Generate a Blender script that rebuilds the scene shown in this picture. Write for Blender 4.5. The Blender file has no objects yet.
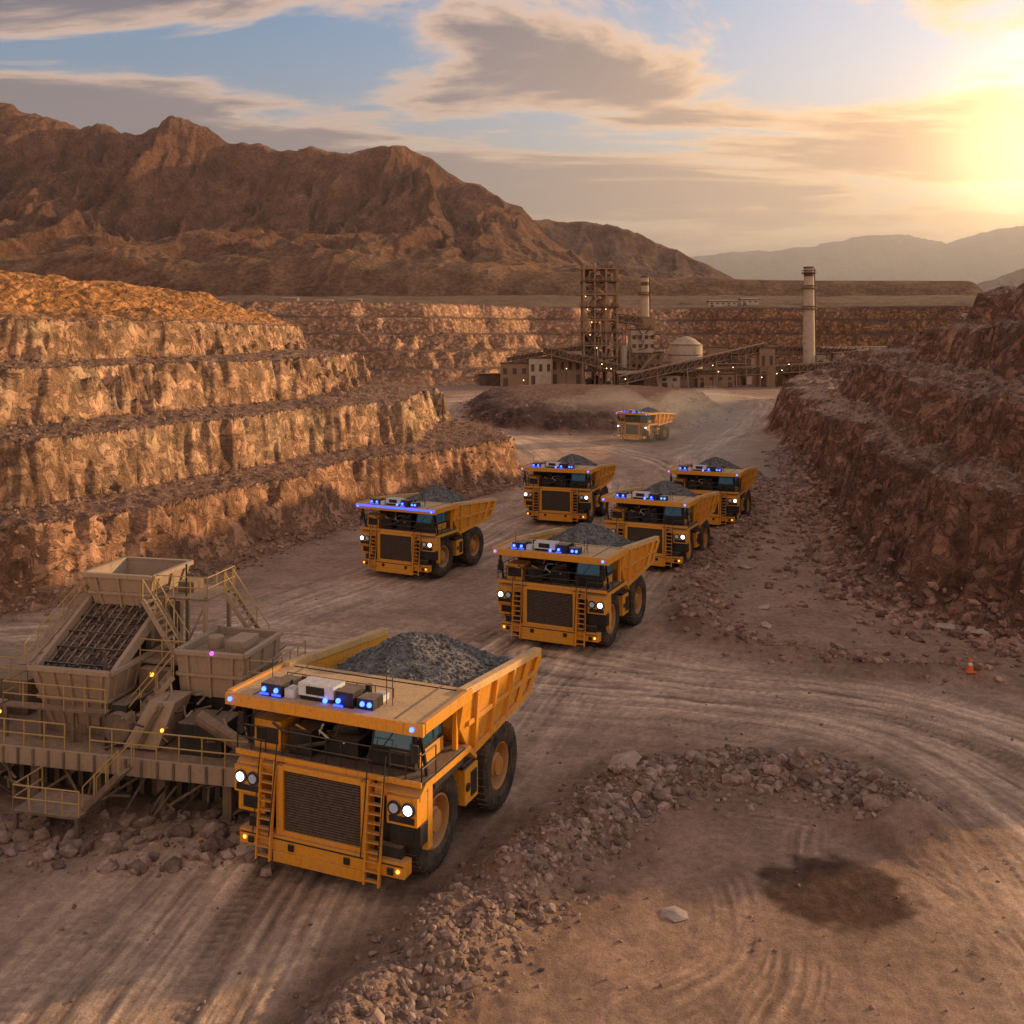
import bpy, math, random
import numpy as np
from mathutils import Vector, Matrix
random.seed(7); rng=np.random.default_rng(11)
scene=bpy.context.scene
col=scene.collection
SUN_AZ=63.0; SUN_EL=12.3

# ------------------------------------------------------------------ noise
_perms=[rng.permutation(256) for _ in range(24)]
_ang=rng.random(256)*2*np.pi
_GX=np.cos(_ang).astype(np.float32); _GY=np.sin(_ang).astype(np.float32)
def perlin(x,y,seed=0):
    x=np.asarray(x,np.float32); y=np.asarray(y,np.float32)
    P=_perms[seed%24]
    xi=np.floor(x).astype(np.int32); yi=np.floor(y).astype(np.int32)
    xf=x-xi; yf=y-yi
    u=xf*xf*xf*(xf*(xf*6-15)+10); v=yf*yf*yf*(yf*(yf*6-15)+10)
    def g(ix,iy,dx,dy):
        h=P[(P[ix&255]+iy)&255]
        return _GX[h]*dx+_GY[h]*dy
    a=g(xi,yi,xf,yf); b=g(xi+1,yi,xf-1,yf)
    c=g(xi,yi+1,xf,yf-1); d=g(xi+1,yi+1,xf-1,yf-1)
    return ((a+(b-a)*u)+((c+(d-c)*u)-(a+(b-a)*u))*v)*1.5
def fbm(x,y,o=4,seed=0,gain=.5):
    r=0;a=1.;t=0
    for i in range(o):
        r=r+a*perlin(x*2**i+17.3*i,y*2**i-9.1*i,seed+i); t+=a; a*=gain
    return r/t
def ridged(x,y,o=4,seed=0,gain=.5):
    r=0;a=1.;t=0
    for i in range(o):
        r=r+a*(1-2*np.abs(perlin(x*2**i+7.7*i,y*2**i+3.3*i,seed+i))); t+=a; a*=gain
    return r/t
def sm(a,b,x):
    t=np.clip((x-a)/(b-a),0,1); return t*t*(3-2*t)
def poly_sd(px,py,poly):
    inside=np.zeros(px.shape,bool); d2=np.full(px.shape,1e12,np.float32)
    n=len(poly)
    for i in range(n):
        ax,ay=poly[i]; bx,by=poly[(i+1)%n]
        ex,ey=bx-ax,by-ay; L=ex*ex+ey*ey
        wx=px-ax; wy=py-ay
        t=np.clip((wx*ex+wy*ey)/L,0,1)
        dx=wx-ex*t; dy=wy-ey*t
        d2=np.minimum(d2,dx*dx+dy*dy)
        c=((ay>py)!=(by>py))
        if by!=ay:
            inside^= c & (px < (bx-ax)*(py-ay)/(by-ay)+ax)
    d=np.sqrt(d2)
    return np.where(inside,d,-d)
def line_d(px,py,pts):
    best=np.full(px.shape,1e12,np.float32); sg=np.zeros(px.shape,np.float32); al=np.zeros(px.shape,np.float32); acc=0
    for (ax,ay),(bx,by) in zip(pts[:-1],pts[1:]):
        ex,ey=bx-ax,by-ay; L=ex*ex+ey*ey
        wx=px-ax; wy=py-ay
        t=np.clip((wx*ex+wy*ey)/L,0,1)
        dx=wx-ex*t; dy=wy-ey*t; d=dx*dx+dy*dy
        m=d<best
        best=np.where(m,d,best); sg=np.where(m,np.sign(ex*wy-ey*wx),sg); al=np.where(m,acc+t*math.sqrt(L),al)
        acc+=math.sqrt(L)
    return np.sqrt(best),sg,al
def spline(pts,n=8):
    out=[]; P=[pts[0]]+list(pts)+[pts[-1]]
    for i in range(1,len(P)-2):
        p0,p1,p2,p3=[np.array(P[i+k],float) for k in (-1,0,1,2)]
        for k in range(n):
            t=k/n
            out.append(tuple(.5*((2*p1)+(-p0+p2)*t+(2*p0-5*p1+4*p2-p3)*t*t+(-p0+3*p1-3*p2+p3)*t**3)))
    out.append(tuple(pts[-1])); return out

# ------------------------------------------------------------------ terrain layout (metres)
POLY_L=[(-400,30),(-120,52),(-60,64),(-36,73),(-26,83),(-20,98),(-15,113),(-6,124),(2,138),(3,150),(-4,164),(-16,186),(-38,225),(-70,270),(-140,300),(-400,310)]
POLY_R=[(500,30),(60,56),(34,63),(27,76),(29,90),(32,105),(38,130),(46,175),(53,215),(74,280),(100,335),(180,360),(500,360)]
POLY_F=[(-900,320),(-120,372),(-60,392),(-22,400),(2,425),(30,470),(100,500),(170,480),(260,430),(900,400),(12000,400),(12000,14000),(-12000,14000),(-12000,320)]
POLY_M=[(-9,238),(-5,220),(6,208),(22,204),(36,218),(46,245),(58,285),(46,315),(15,330),(-10,310),(-14,270)]
B1=spline([(-5.5,25),(-3.85,29.9),(-.42,36.2),(2.75,41.4),(5.6,45),(10.4,46.8),(15,45.3),(16.2,42.0)],5)
B2=spline([(34,141),(24.6,110.7),(17,92),(14.2,80),(12.6,71),(15.8,64.5),(20.9,61.2),(28,59.5)],5)
PATHS=[spline(p,6) for p in (
 [(-8,20),(-7,32),(-5.9,40),(-2,52),(3.3,67),(9,80),(13,91),(19,106),(24,125),(25,150),(18,180),(2,200)],
 [(-13,22),(-12,34),(-9,48),(-3,62),(4,76),(8,95),(10,120),(12,150)],
 [(19,20),(21,32),(21.5,42),(18,51),(10,55.5),(0,58.5),(-12,66),(-32,69),(-60,60)],
 [(24,22),(27,36),(27,48),(20,56),(10,60),(2,64)],
 [(-40,58),(-22,67),(-14,77),(-8.6,87),(-2,105),(5,125),(8,150),(2,190),(-14,235),(-20,290),(-12,340)],
 [(25,150),(30,170),(42,200),(56,240),(72,290),(78,330),(60,360)],
)]
LOOPS=[spline(p,6) for p in (
 [(3.5,30),(7,32.5),(8,37),(6.2,41)],[(6.5,28),(8.5,31.5),(10,36),(12,41.5)],[(17,30),(16.5,36),(13.5,41),(9,42.5)])]
xsL=[-3,0,1.2,2.6,8.2,9.5,15.4,16.8,20.5,21.7,25,36,42,90]; zsL=[0,0.25,1.4,6.0,6.7,11.6,12.4,17.0,17.7,21.4,22.3,26.2,27,29]
xsR=[-3,0,1.5,4.5,9.5,12,18,21,27,29.5,36,60,120]; zsR=[0,.3,1.8,9.0,10.2,14.6,15.8,20.6,21.8,25.6,27,29,32]
xsF=[-4,0,3,9,12,18,21,27,30,36,40,46,120]; zsF=[0,.5,6,7,13,14,20,21,27,28,33.5,34.5,36]
xsM=[-2,0,6,12,60]; zsM=[0,.3,4.0,5.0,5.2]

def terrain(x,y,full=False):
    x=np.asarray(x,np.float32); y=np.asarray(y,np.float32)
    w1x=perlin(x/23,y/23,1)*3.2; w1y=perlin(x/23,y/23,2)*3.2
    w2=perlin(x/6.5,y/6.5,3)*1.5; w3=ridged(x/2.7,y/2.7,2,4)*.55; w4=perlin(x/.9,y/.9,6)*.22
    w5=np.abs(perlin(x/1.7,y/1.7,19))*.5
    near=sm(2500,900,y)
    dL=poly_sd(x+w1x*.7,y+w1y*.7,POLY_L)
    dR=poly_sd(x+w1x*.9,y+w1y*.9,POLY_R)
    dF=poly_sd(x+w1x*2,y+w1y*2,POLY_F)
    dM=poly_sd(x+w1x,y+w1y,POLY_M)
    nose=np.interp(x+w1x*.5,[-80,-62,-54,-47,-42,-36,-30,-22,-14,-6,3],[60,44,38,31,25.5,20.8,17.5,14.5,9.5,6,2.8])
    sL=np.minimum(dL,nose)
    stL=sL+(w2*.9+w3*.85+w4*1.5-w5+.15)*sm(-1,3,dL)
    hL=np.interp(stL,xsL,zsL)
    hL=hL+sm(21,23,hL)*(fbm(x/7,y/7,4,8)*1.4+ridged(x/3.2,y/9,2,5)*.3)
    noseR=np.interp(x+w1x,[50,62,76,92,104,118,134,160],[5,7,8.2,9.0,9.8,17,24,60])
    sR=np.where(dR>0,dR+(np.minimum(dR,noseR)-dR)*sm(150,200,y),dR)
    stR=sR+(w2*1.2+w3*1.2+w4*1.4-w5)*sm(-1,3,dR)+perlin(x/14,y/14,9)*3.4*sm(0,6,dR)*sm(230,150,y)+ridged(x/8,y/8,2,13)*.8*sm(1,8,dR)
    hR=np.interp(stR,xsR,zsR)+(fbm(x/5,y/5,4,7)*1.5+ridged(x/3,y/3,2,18)*.3)*sm(3,9,dR)
    stF=dF+(w2*1.6+w3*1.5)*sm(-2,5,dF)
    hF=np.interp(stF,xsF,zsF)
    hF=hF+np.clip(y-540,0,1300)*.046*sm(30,120,dF)+fbm(x/60,y/60,3,5)*3*sm(30,80,dF)
    hM=np.interp(dM+w2+w3*.8,xsM,zsM)
    h=np.maximum(np.maximum(hL,hR),np.maximum(hF,hM))
    inside=np.maximum(np.maximum(dL,dR),np.maximum(dF,dM))
    flo=sm(1.5,-2.5,inside)
    h=h+fbm(x/30,y/30,3,10)*.35*flo+fbm(x/4,y/4,4,12)*.14
    h=h+fbm(x/1.1,y/1.1,3,14)*(.035+.30*sm(0,2,inside))*near
    d1,s1,a1=line_d(x+w2*.35,y+w2*.35,B1)
    h=h+1.25*np.exp(-(d1/1.6)**2)*(.75+.5*perlin(x/2.1,y/2.1,15))+np.exp(-(d1/2.6)**2)*fbm(x/.7,y/.7,3,2)*.18
    d2,s2,a2=line_d(x+w2*.5,y+w2*.5,B2)
    h=h+.9*np.exp(-(d2/1.3)**2)*(.75+.6*perlin(x/2.5,y/2.5,16))
    tone=np.zeros(x.shape,np.float32); rut=np.zeros(x.shape,np.float32); onroad=np.zeros(x.shape,np.float32)
    for i,p in enumerate(PATHS):
        d,s,al=line_d(x,y,p)
        sd=d*s
        w=np.exp(-(d/5.2)**2)
        st=perlin(sd*1.3+i*31+perlin(al/14,sd/20,5)*1.1,al/34,17+i)*.55+perlin(sd*3.6+i*11+perlin(al/9,sd/9,3)*.9,al/13,3+i)*.5+perlin(sd*8+perlin(al/6,sd/5,4)*1.5,al/5,1+i)*.35
        wob=perlin(al/17,x*0+i,2)*.5
        rt=np.exp(-((d-2.9+wob)/.6)**2)*sm(-.5,.3,perlin(al/11,x*0+i,6))
        tread=np.sin(al*2*math.pi/.42+np.abs(d-2.9+wob)*5)*rt*sm(110,40,y)
        tone=tone+w*st*.9-rt*.25*(1+st)+tread*.15; rut=rut+w*st*.06-rt*.08+tread*.025
        onroad=np.maximum(onroad,np.maximum(w,rt*.9))
    for i,p in enumerate(LOOPS):
        d,s,al=line_d(x+w2*.2,y+w2*.2,p); sd=d*s
        m=np.exp(-(d/1.3)**2)*sm(-.3,.35,perlin(x/3,y/3,i+4))
        st=perlin(sd*4+perlin(al/5,sd/3,2)*1.,al/7,7)+.5*perlin(sd*9,al/2,9)
        tone=tone+m*st*.6; rut=rut+m*st*.03
    h=h+rut*flo
    if not full: return h
    return h,dict(dL=dL,dR=dR,dF=dF,dM=dM,tone=tone,road=onroad,flo=flo,d1=d1,s1=s1,d2=d2,inside=inside)

def H(x,y): return float(terrain(np.array([x]),np.array([y]))[0])

# ------------------------------------------------------------------ node helpers
def newmat(name):
    m=bpy.data.materials.new(name); m.use_nodes=True
    nt=m.node_tree; b=nt.nodes['Principled BSDF']
    return m,nt,b
def N(nt,t,**k):
    n=nt.nodes.new(t)
    for a,v in k.items():
        setattr(n,a,v)
    return n
def noise(nt,vec,scale,detail=5,rough=.55,dist=0):
    n=N(nt,'ShaderNodeTexNoise'); n.inputs['Scale'].default_value=scale; n.inputs['Detail'].default_value=detail
    n.inputs['Roughness'].default_value=rough; n.inputs['Distortion'].default_value=dist
    if vec is not None: nt.links.new(vec,n.inputs['Vector'])
    return n.outputs['Fac']
def maprange(nt,v,a,b,c=0,d=1,smooth=True):
    n=N(nt,'ShaderNodeMapRange'); n.interpolation_type='SMOOTHSTEP' if smooth else 'LINEAR'
    nt.links.new(v,n.inputs['Value'])
    for k,val in zip(('From Min','From Max','To Min','To Max'),(a,b,c,d)): n.inputs[k].default_value=val
    return n.outputs['Result']
def math_(nt,op,a,b=None,clamp=False):
    n=N(nt,'ShaderNodeMath',operation=op); n.use_clamp=clamp
    for i,v in enumerate((a,b)):
        if v is None: continue
        if isinstance(v,(int,float)): n.inputs[i].default_value=v
        else: nt.links.new(v,n.inputs[i])
    return n.outputs[0]
def mixc(nt,f,a,b,mode='MIX'):
    n=N(nt,'ShaderNodeMix',data_type='RGBA',blend_type=mode)
    for s,v in ((0,f),(6,a),(7,b)):
        if isinstance(v,(int,float)): n.inputs[s].default_value=v
        elif isinstance(v,tuple): n.inputs[s].default_value=(v+(1,))[:4]
        else: nt.links.new(v,n.inputs[s])
    return n.outputs[2]
def bump(nt,h,strength,dist,prev=None):
    n=N(nt,'ShaderNodeBump'); n.inputs['Strength'].default_value=strength; n.inputs['Distance'].default_value=dist
    nt.links.new(h,n.inputs['Height'])
    if prev is not None: nt.links.new(prev,n.inputs['Normal'])
    return n.outputs['Normal']

DUST=(.38,.25,.155)
def paint(name,c,dust=.35,rough=.45,metal=0,scale=1.2,spec=.4):
    m,nt,b=newmat(name)
    tc=N(nt,'ShaderNodeTexCoord').outputs['Object']
    geo=N(nt,'ShaderNodeNewGeometry')
    sep=N(nt,'ShaderNodeSeparateXYZ'); nt.links.new(geo.outputs['Normal'],sep.inputs[0])
    n1=noise(nt,tc,scale,8,.65); n2=noise(nt,tc,scale*7,6,.7)
    mp=N(nt,'ShaderNodeMapping'); mp.inputs['Scale'].default_value=(6,6,.5); nt.links.new(tc,mp.inputs[0])
    n3=noise(nt,mp.outputs[0],1.0,5,.6)
    up=maprange(nt,sep.outputs[2],.2,.95,0,.5)
    f=math_(nt,'ADD',maprange(nt,n1,.35,.7,0,dust),up)
    f=math_(nt,'ADD',f,maprange(nt,n3,.5,.72,0,dust*.8))
    f=math_(nt,'MULTIPLY',f,maprange(nt,n2,.3,.65,.5,1.15),True)
    dk=maprange(nt,n2,.50,.72,0,.55)
    base=mixc(nt,dk,tuple(c),tuple(x*.35 for x in c))
    dk2=maprange(nt,n3,.30,.46,.5,0)
    base=mixc(nt,dk2,base,tuple(x*.4+.01 for x in c))
    cc=mixc(nt,f,base,DUST)
    nt.links.new(cc,b.inputs['Base Color'])
    nt.links.new(maprange(nt,f,0,.7,rough,.9),b.inputs['Roughness'])
    b.inputs['Metallic'].default_value=metal
    b.inputs['Specular IOR Level'].default_value=spec
    nt.links.new(bump(nt,n2,.15,.02),b.inputs['Normal'])
    return m
def emis(name,c,s):
    m,nt,b=newmat(name); b.inputs['Base Color'].default_value=(*c,1)
    b.inputs['Emission Color'].default_value=(*c,1); b.inputs['Emission Strength'].default_value=s
    return m
M_YEL=paint('haul_yellow',(.76,.31,.014),.26,.38)
M_CAN=paint('canopy_yellow',(.72,.43,.14),.45,.6)
M_BLK=paint('black_steel',(.012,.012,.013),.07,.5)
M_GRL=paint('grille_black',(.005,.006,.009),.0,.4,0,1.2,.18)
M_TYR=paint('tyre_rubber',(.024,.021,.019),.25,.9,0,.8,.2)
M_RIM=paint('rim_yellow',(.45,.18,.02),.5,.6)
M_TAN=paint('weathered_tan_steel',(.34,.245,.165),.45,.7,0,.9,.3)
M_TAN2=paint('weathered_brown_steel',(.13,.09,.06),.4,.75,0,.9,.3)
M_RAIL=paint('rail_yellow',(.42,.27,.07),.4,.6)
M_WHT=paint('white_box',(.66,.66,.68),.12,.4)
M_RIMB=paint('rim_building_wall',(.55,.47,.37),.3,.8,0,.1,.2)
M_STL=paint('plant_steel',(.34,.21,.12),.4,.7,.1,.2,.3)
M_STD=paint('plant_steel_dark',(.09,.058,.04),.3,.7,.1,.2,.3)
M_CON=paint('plant_concrete',(.55,.43,.31),.3,.85,0,.1,.2)
M_ORG=paint('cone_orange',(.8,.13,.02),.1,.5)
M_BLUE=emis('beacon_blue',(.03,.08,1.0),9)
M_BLUE2=emis('blue_strip',(.04,.09,1.0),2.2)
M_HEAD=emis('headlight_lens',(.78,.88,1.0),6.0)
M_LENS=emis('headlight_lens_dim',(.35,.4,.45),.12)  # inner lens is no working lamp but has a weak glow painted in
M_AMB=emis('amber_lamp',(1.,.42,.05),3)
M_WARM=emis('plant_lamp',(1.,.62,.28),9)
M_PUR=emis('purple_lamp',(.6,.05,.8),4)
m,nt,b=newmat('cab_glass'); b.inputs['Base Color'].default_value=(.02,.06,.08,1); b.inputs['Roughness'].default_value=.06; b.inputs['Emission Color'].default_value=(.15,.5,.65,1); b.inputs['Emission Strength'].default_value=.05; M_GLS=m  # faint blue glow is put into the glass by emission

def rockmat(name,c1,c2,scale=3.,rnd=True,bs=.6):
    m,nt,b=newmat(name)
    tc=N(nt,'ShaderNodeTexCoord').outputs['Object']
    geo=N(nt,'ShaderNodeNewGeometry')
    n1=noise(nt,tc,scale,8,.65)
    base=mixc(nt,maprange(nt,n1,.35,.65),c1,c2)
    if rnd:
        base=mixc(nt,1.0,base,mixc(nt,geo.outputs['Random Per Island'],(.5,.47,.45),(1.35,1.3,1.25)),'MULTIPLY')
    nt.links.new(base,b.inputs['Base Color']); b.inputs['Roughness'].default_value=.92; b.inputs['Specular IOR Level'].default_value=.25
    nt.links.new(bump(nt,n1,bs,.12),b.inputs['Normal'])
    return m
M_ROCK=rockmat('rubble_rock',(.20,.13,.10),(.34,.245,.19),3)
M_ROCKR=rockmat('rubble_red',(.22,.12,.085),(.37,.235,.17),3)
M_GRAV=rockmat('ore_gravel',(.10,.097,.095),(.20,.19,.18),2)
M_DARK=rockmat('dark_ore',(.07,.05,.04),(.14,.10,.08),2)  # ore in a darker tone than the gravel loads
M_SLAB=rockmat('slab_rock',(.34,.26,.20),(.46,.36,.28),2)

def ground_mat():
    m,nt,b=newmat('pit_ground')
    tc=N(nt,'ShaderNodeTexCoord').outputs['Object']
    at=N(nt,'ShaderNodeAttribute'); at.attribute_name='gcol'
    fa=N(nt,'ShaderNodeAttribute'); fa.attribute_name='rocky'
    n1=noise(nt,tc,.35,6,.6); n2=noise(nt,tc,2.2,9,.68); n3=noise(nt,tc,13,6,.75)
    mp=N(nt,'ShaderNodeMapping'); mp.inputs['Scale'].default_value=(.7,.7,.8); nt.links.new(tc,mp.inputs[0])
    n4=noise(nt,mp.outputs[0],.9,12,.72,.5)
    n5=noise(nt,mp.outputs[0],.45,3,.5,.3)
    cr=maprange(nt,math_(nt,'ABSOLUTE',math_(nt,'SUBTRACT',noise(nt,mp.outputs[0],.9,6,.62,.6),.5)),0,.045,0,1)
    vor=N(nt,'ShaderNodeTexVoronoi'); vor.feature='F1'; vor.inputs['Scale'].default_value=9
    nt.links.new(tc,vor.inputs['Vector'])
    peb=maprange(nt,vor.outputs['Distance'],.08,.3,1,0)
    pm=math_(nt,'MULTIPLY',peb,maprange(nt,n2,.5,.62))
    v1=maprange(nt,n1,.3,.7,.82,1.18); v2=maprange(nt,n2,.3,.7,.78,1.2)
    v=math_(nt,'MULTIPLY',v1,v2)
    v=math_(nt,'MULTIPLY',v,maprange(nt,n3,.3,.7,.80,1.2))
    v=math_(nt,'MULTIPLY',v,math_(nt,'ADD',1,math_(nt,'MULTIPLY',pm,.28)))
    rk=math_(nt,'MULTIPLY',maprange(nt,n4,.34,.62,.45,1.35),maprange(nt,n5,.35,.65,.8,1.18))
    rk=math_(nt,'MULTIPLY',rk,maprange(nt,cr,0,1,.62,1.05))
    rv=mixc(nt,fa.outputs['Fac'],(1,1,1),rk)
    c=mixc(nt,1.,at.outputs['Color'],v,'MULTIPLY'); c=mixc(nt,1.,c,rv,'MULTIPLY')
    nt.links.new(c,b.inputs['Base Color']); b.inputs['Roughness'].default_value=.95; b.inputs['Specular IOR Level'].default_value=.12
    hh=math_(nt,'ADD',math_(nt,'MULTIPLY',n2,.13),math_(nt,'MULTIPLY',n3,.05)); hh=math_(nt,'ADD',hh,math_(nt,'MULTIPLY',pm,.02))
    rh=math_(nt,'MULTIPLY',math_(nt,'ADD',math_(nt,'MULTIPLY',n4,2.8),math_(nt,'MULTIPLY',cr,.2)),fa.outputs['Fac'])
    nt.links.new(bump(nt,math_(nt,'ADD',hh,rh),1.,1.0),b.inputs['Normal'])
    return m
M_GND=ground_mat()

def grid_mesh(name,X,Y,Z,colr,rocky,mat):
    r,c=X.shape
    co=np.stack([X,Y,Z],-1).reshape(-1,3).astype(np.float32)
    idx=np.arange(r*c).reshape(r,c)
    q=np.stack([idx[:-1,:-1],idx[:-1,1:],idx[1:,1:],idx[1:,:-1]],-1).reshape(-1,4).astype(np.int32)
    me=bpy.data.meshes.new(name)
    me.vertices.add(len(co)); me.vertices.foreach_set('co',co.ravel())
    me.loops.add(q.size); me.loops.foreach_set('vertex_index',q.ravel())
    me.polygons.add(len(q)); me.polygons.foreach_set('loop_start',np.arange(0,q.size,4,dtype=np.int32))
    me.polygons.foreach_set('use_smooth',np.ones(len(q),bool))
    me.update(calc_edges=True)
    a=me.attributes.new('gcol','FLOAT_COLOR','POINT')
    cc=np.ones((len(co),4),np.float32); cc[:,:3]=colr.reshape(-1,3); a.data.foreach_set('color',cc.ravel())
    a=me.attributes.new('rocky','FLOAT','POINT'); a.data.foreach_set('value',rocky.ravel().astype(np.float32))
    me.materials.append(mat)
    o=bpy.data.objects.new(name,me); col.objects.link(o); return o

# ------------------------------------------------------------------ ground sheet
ys=np.concatenate([np.geomspace(10,900,1450),np.geomspace(905,12000,70)])
t=np.linspace(-1,1,1150)
Y=np.repeat(ys[:,None],len(t),1).astype(np.float32); X=(t[None,:]*(ys[:,None]+22)*.78).astype(np.float32)
Z,A=terrain(X,Y,True)
Z=Z.astype(np.float32)
gy=np.gradient(Z,axis=0)/np.gradient(Y,axis=0); gx=np.gradient(Z,axis=1)/np.gradient(X,axis=1)
slope=np.hypot(gx,gy)
face=sm(.45,1.2,slope)
def C(*c): return np.array(c,np.float32)
def mx(a,b,f): return a*(1-f[...,None])+b*f[...,None]
def full(*c): return np.broadcast_to(C(*c),X.shape+(3,)).copy()
big=fbm(X/40,Y/40,3,9); mid=fbm(X/7,Y/7,4,11)
c=full(.33,.205,.135)
c=mx(c,C(.54,.37,.245),np.clip(A['road']*.75+A['tone']*.35,0,1))
c=c*(1+A['tone']*.66+mid*.2+big*.14)[...,None]
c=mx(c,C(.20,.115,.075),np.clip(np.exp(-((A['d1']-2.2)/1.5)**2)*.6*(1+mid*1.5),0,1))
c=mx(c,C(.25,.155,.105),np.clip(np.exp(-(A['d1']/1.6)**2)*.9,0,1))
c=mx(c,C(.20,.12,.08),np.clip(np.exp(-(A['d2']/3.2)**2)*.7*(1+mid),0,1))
dp=np.hypot((X-11.9)/2.7,(Y-37)/2.4)+mid*.5+fbm(X/.9,Y/.9,3,3)*.3
c=mx(c,C(.075,.038,.024)*(1+fbm(X/.5,Y/.5,3,5)[...,None]*.7),sm(1.15,.8,dp)*.92)
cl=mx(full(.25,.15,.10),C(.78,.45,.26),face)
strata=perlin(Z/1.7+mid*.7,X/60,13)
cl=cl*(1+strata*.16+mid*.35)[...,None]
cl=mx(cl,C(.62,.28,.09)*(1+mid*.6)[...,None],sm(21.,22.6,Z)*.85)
cl=mx(cl,cl*C(.85,.78,.76),sm(7.5,5.5,Z))  # shade over the lowest bench is put into its colour
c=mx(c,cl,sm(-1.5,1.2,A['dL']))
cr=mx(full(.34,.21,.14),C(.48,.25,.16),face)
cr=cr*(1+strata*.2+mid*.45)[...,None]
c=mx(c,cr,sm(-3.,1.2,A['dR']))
cf=mx(full(.19,.11,.072),C(.68,.38,.22),face)
cf=mx(cf,cf*C(.65,.6,.55),sm(60,110,X))
cf=mx(cf,C(.19,.12,.072)*(1+mid[...,None]*.5),sm(45,80,A['dF']))
c=mx(c,cf*(1+strata*.2)[...,None],sm(-3,1,A['dF']))
c=mx(c,C(.18,.10,.07)*(1+mid*.4)[...,None],sm(-2,1.5,A['dM']))
c=np.clip(c,.01,.8)
rocky=np.clip(face*sm(-1,1.5,A['inside'])+.2*sm(-1,2,A['inside']),0,1)
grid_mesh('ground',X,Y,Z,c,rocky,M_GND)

# ------------------------------------------------------------------ mountains
def mountain(name,xr,yr,nx,ny,crest,yc,depth,base,colr,seed,gul=1.,cl2=None):
    xs=np.linspace(*xr,nx); yy=np.linspace(*yr,ny)
    X,Y=np.meshgrid(xs,yy); X=X.astype(np.float32);Y=Y.astype(np.float32)
    px=[p[0] for p in crest]; pz=[p[1] for p in crest]
    k=depth/600.
    yw=Y+fbm(X/(220*k),Y/(400*k),3,seed)*120*k
    v=(yc-yw)/depth
    wx=X+fbm(X/(160*k),Y/(160*k),3,seed+2)*60*k+v*40*k
    g=np.interp(v,[-1.2,-.5,-.1,0,.04,.12,.20,.34,.5,.75,1.1,1.6],[0,.35,.88,1.,.96,.68,.56,.39,.26,.13,.05,0])
    cz=np.interp(X,px,pz)
    cz=cz+(ridged(X/(75*k),Y/(500*k),3,seed+4)-.3)*.03*cz
    h=g*(cz-base)
    bell=np.interp(v,[-.6,-.05,.03,.14,.5,.9,1.3],[.15,.02,.12,1,.8,.3,0])
    r1=ridged(wx/(150*k),Y/(900*k),2,seed+6)-.3
    r2=ridged(wx/(52*k),Y/(260*k),3,seed+8)-.2
    r3=ridged(wx/(16*k),Y/(60*k),3,seed+1)-.2
    rel=(cz-base)/300
    h=h+bell*rel*gul*(r1*78+r2*44+r3*14)
    h=h+fbm(X/(12*k),Y/(12*k),3,seed+3)*4*rel*bell
    v2=(yc-Y)/depth
    Z=base+h-70*sm(.98,1.22,np.abs(v2))
    gy=np.gradient(Z,axis=0)/np.gradient(Y,axis=0); gx=np.gradient(Z,axis=1)/np.gradient(X,axis=1)
    sl=np.hypot(gx,gy)
    cc=mx(np.broadcast_to(C(*colr),X.shape+(3,)).copy(),C(*(cl2 or colr)),sm(.5,1.1,sl))
    cc=cc*(1+fbm(X/40,Y/40,4,seed)*.35+r2*.25)[...,None]
    return grid_mesh(name,X,Y,Z.astype(np.float32),np.clip(cc,.01,1),(sm(.4,1,sl)).astype(np.float32),M_MTN)
def mtn_mat():
    m,nt,b=newmat('mountain_rock')
    tc=N(nt,'ShaderNodeTexCoord').outputs['Object']
    at=N(nt,'ShaderNodeAttribute'); at.attribute_name='gcol'
    n1=noise(nt,tc,.035,9,.65); n2=noise(nt,tc,.22,6,.7)
    v=math_(nt,'MULTIPLY',maprange(nt,n1,.3,.7,.7,1.3),maprange(nt,n2,.35,.65,.65,1.25))
    nt.links.new(mixc(nt,1.,at.outputs['Color'],v,'MULTIPLY'),b.inputs['Base Color']); b.inputs['Roughness'].default_value=1; b.inputs['Specular IOR Level'].default_value=.05
    nt.links.new(bump(nt,math_(nt,'ADD',n1,math_(nt,'MULTIPLY',n2,.3)),.9,16),b.inputs['Normal'])
    return m
M_MTN=mtn_mat()
crest=[(-2200,300),(-1500,430),(-1180,450),(-900,424),(-830,402),(-795,389),(-724,384),(-671,372),(-620,378),(-575,388),(-500,358),(-440,345),(-373,338),(-285,333),(-197,348),(-140,330),(-60,285),(14,240),(60,190),(160,130),(300,90),(700,70)]
mountain('mountain',(-2000,520),(1000,2550),1250,560,crest,1800,640,82,(.24,.13,.07),0,1.,(.185,.09,.052))
crest2=[(-600,60),(-200,180),(20,262),(90,262),(200,250),(270,232),(330,205),(420,160),(500,120),(560,95),(800,70)]
mountain('mountain.001',(-600,900),(1450,2900),600,300,crest2,2150,540,80,(.22,.12,.07),5,.7,(.16,.08,.05))
crest3=[(-500,100),(400,300),(1080,480),(1450,520),(1700,530),(1980,590),(2270,600),(2560,560),(2860,640),(3300,700),(4500,900),(6000,700)]
mountain('distant_ridge',(-400,6500),(4800,8000),700,200,crest3,6000,1100,70,(.24,.16,.12),9,.35)
crest4=[(900,60),(1150,80),(1330,150),(1500,215),(1800,300),(2400,380)]
mountain('distant_hill',(900,2600),(2300,4000),300,160,crest4,3000,500,60,(.28,.18,.11),3,.5)

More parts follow.
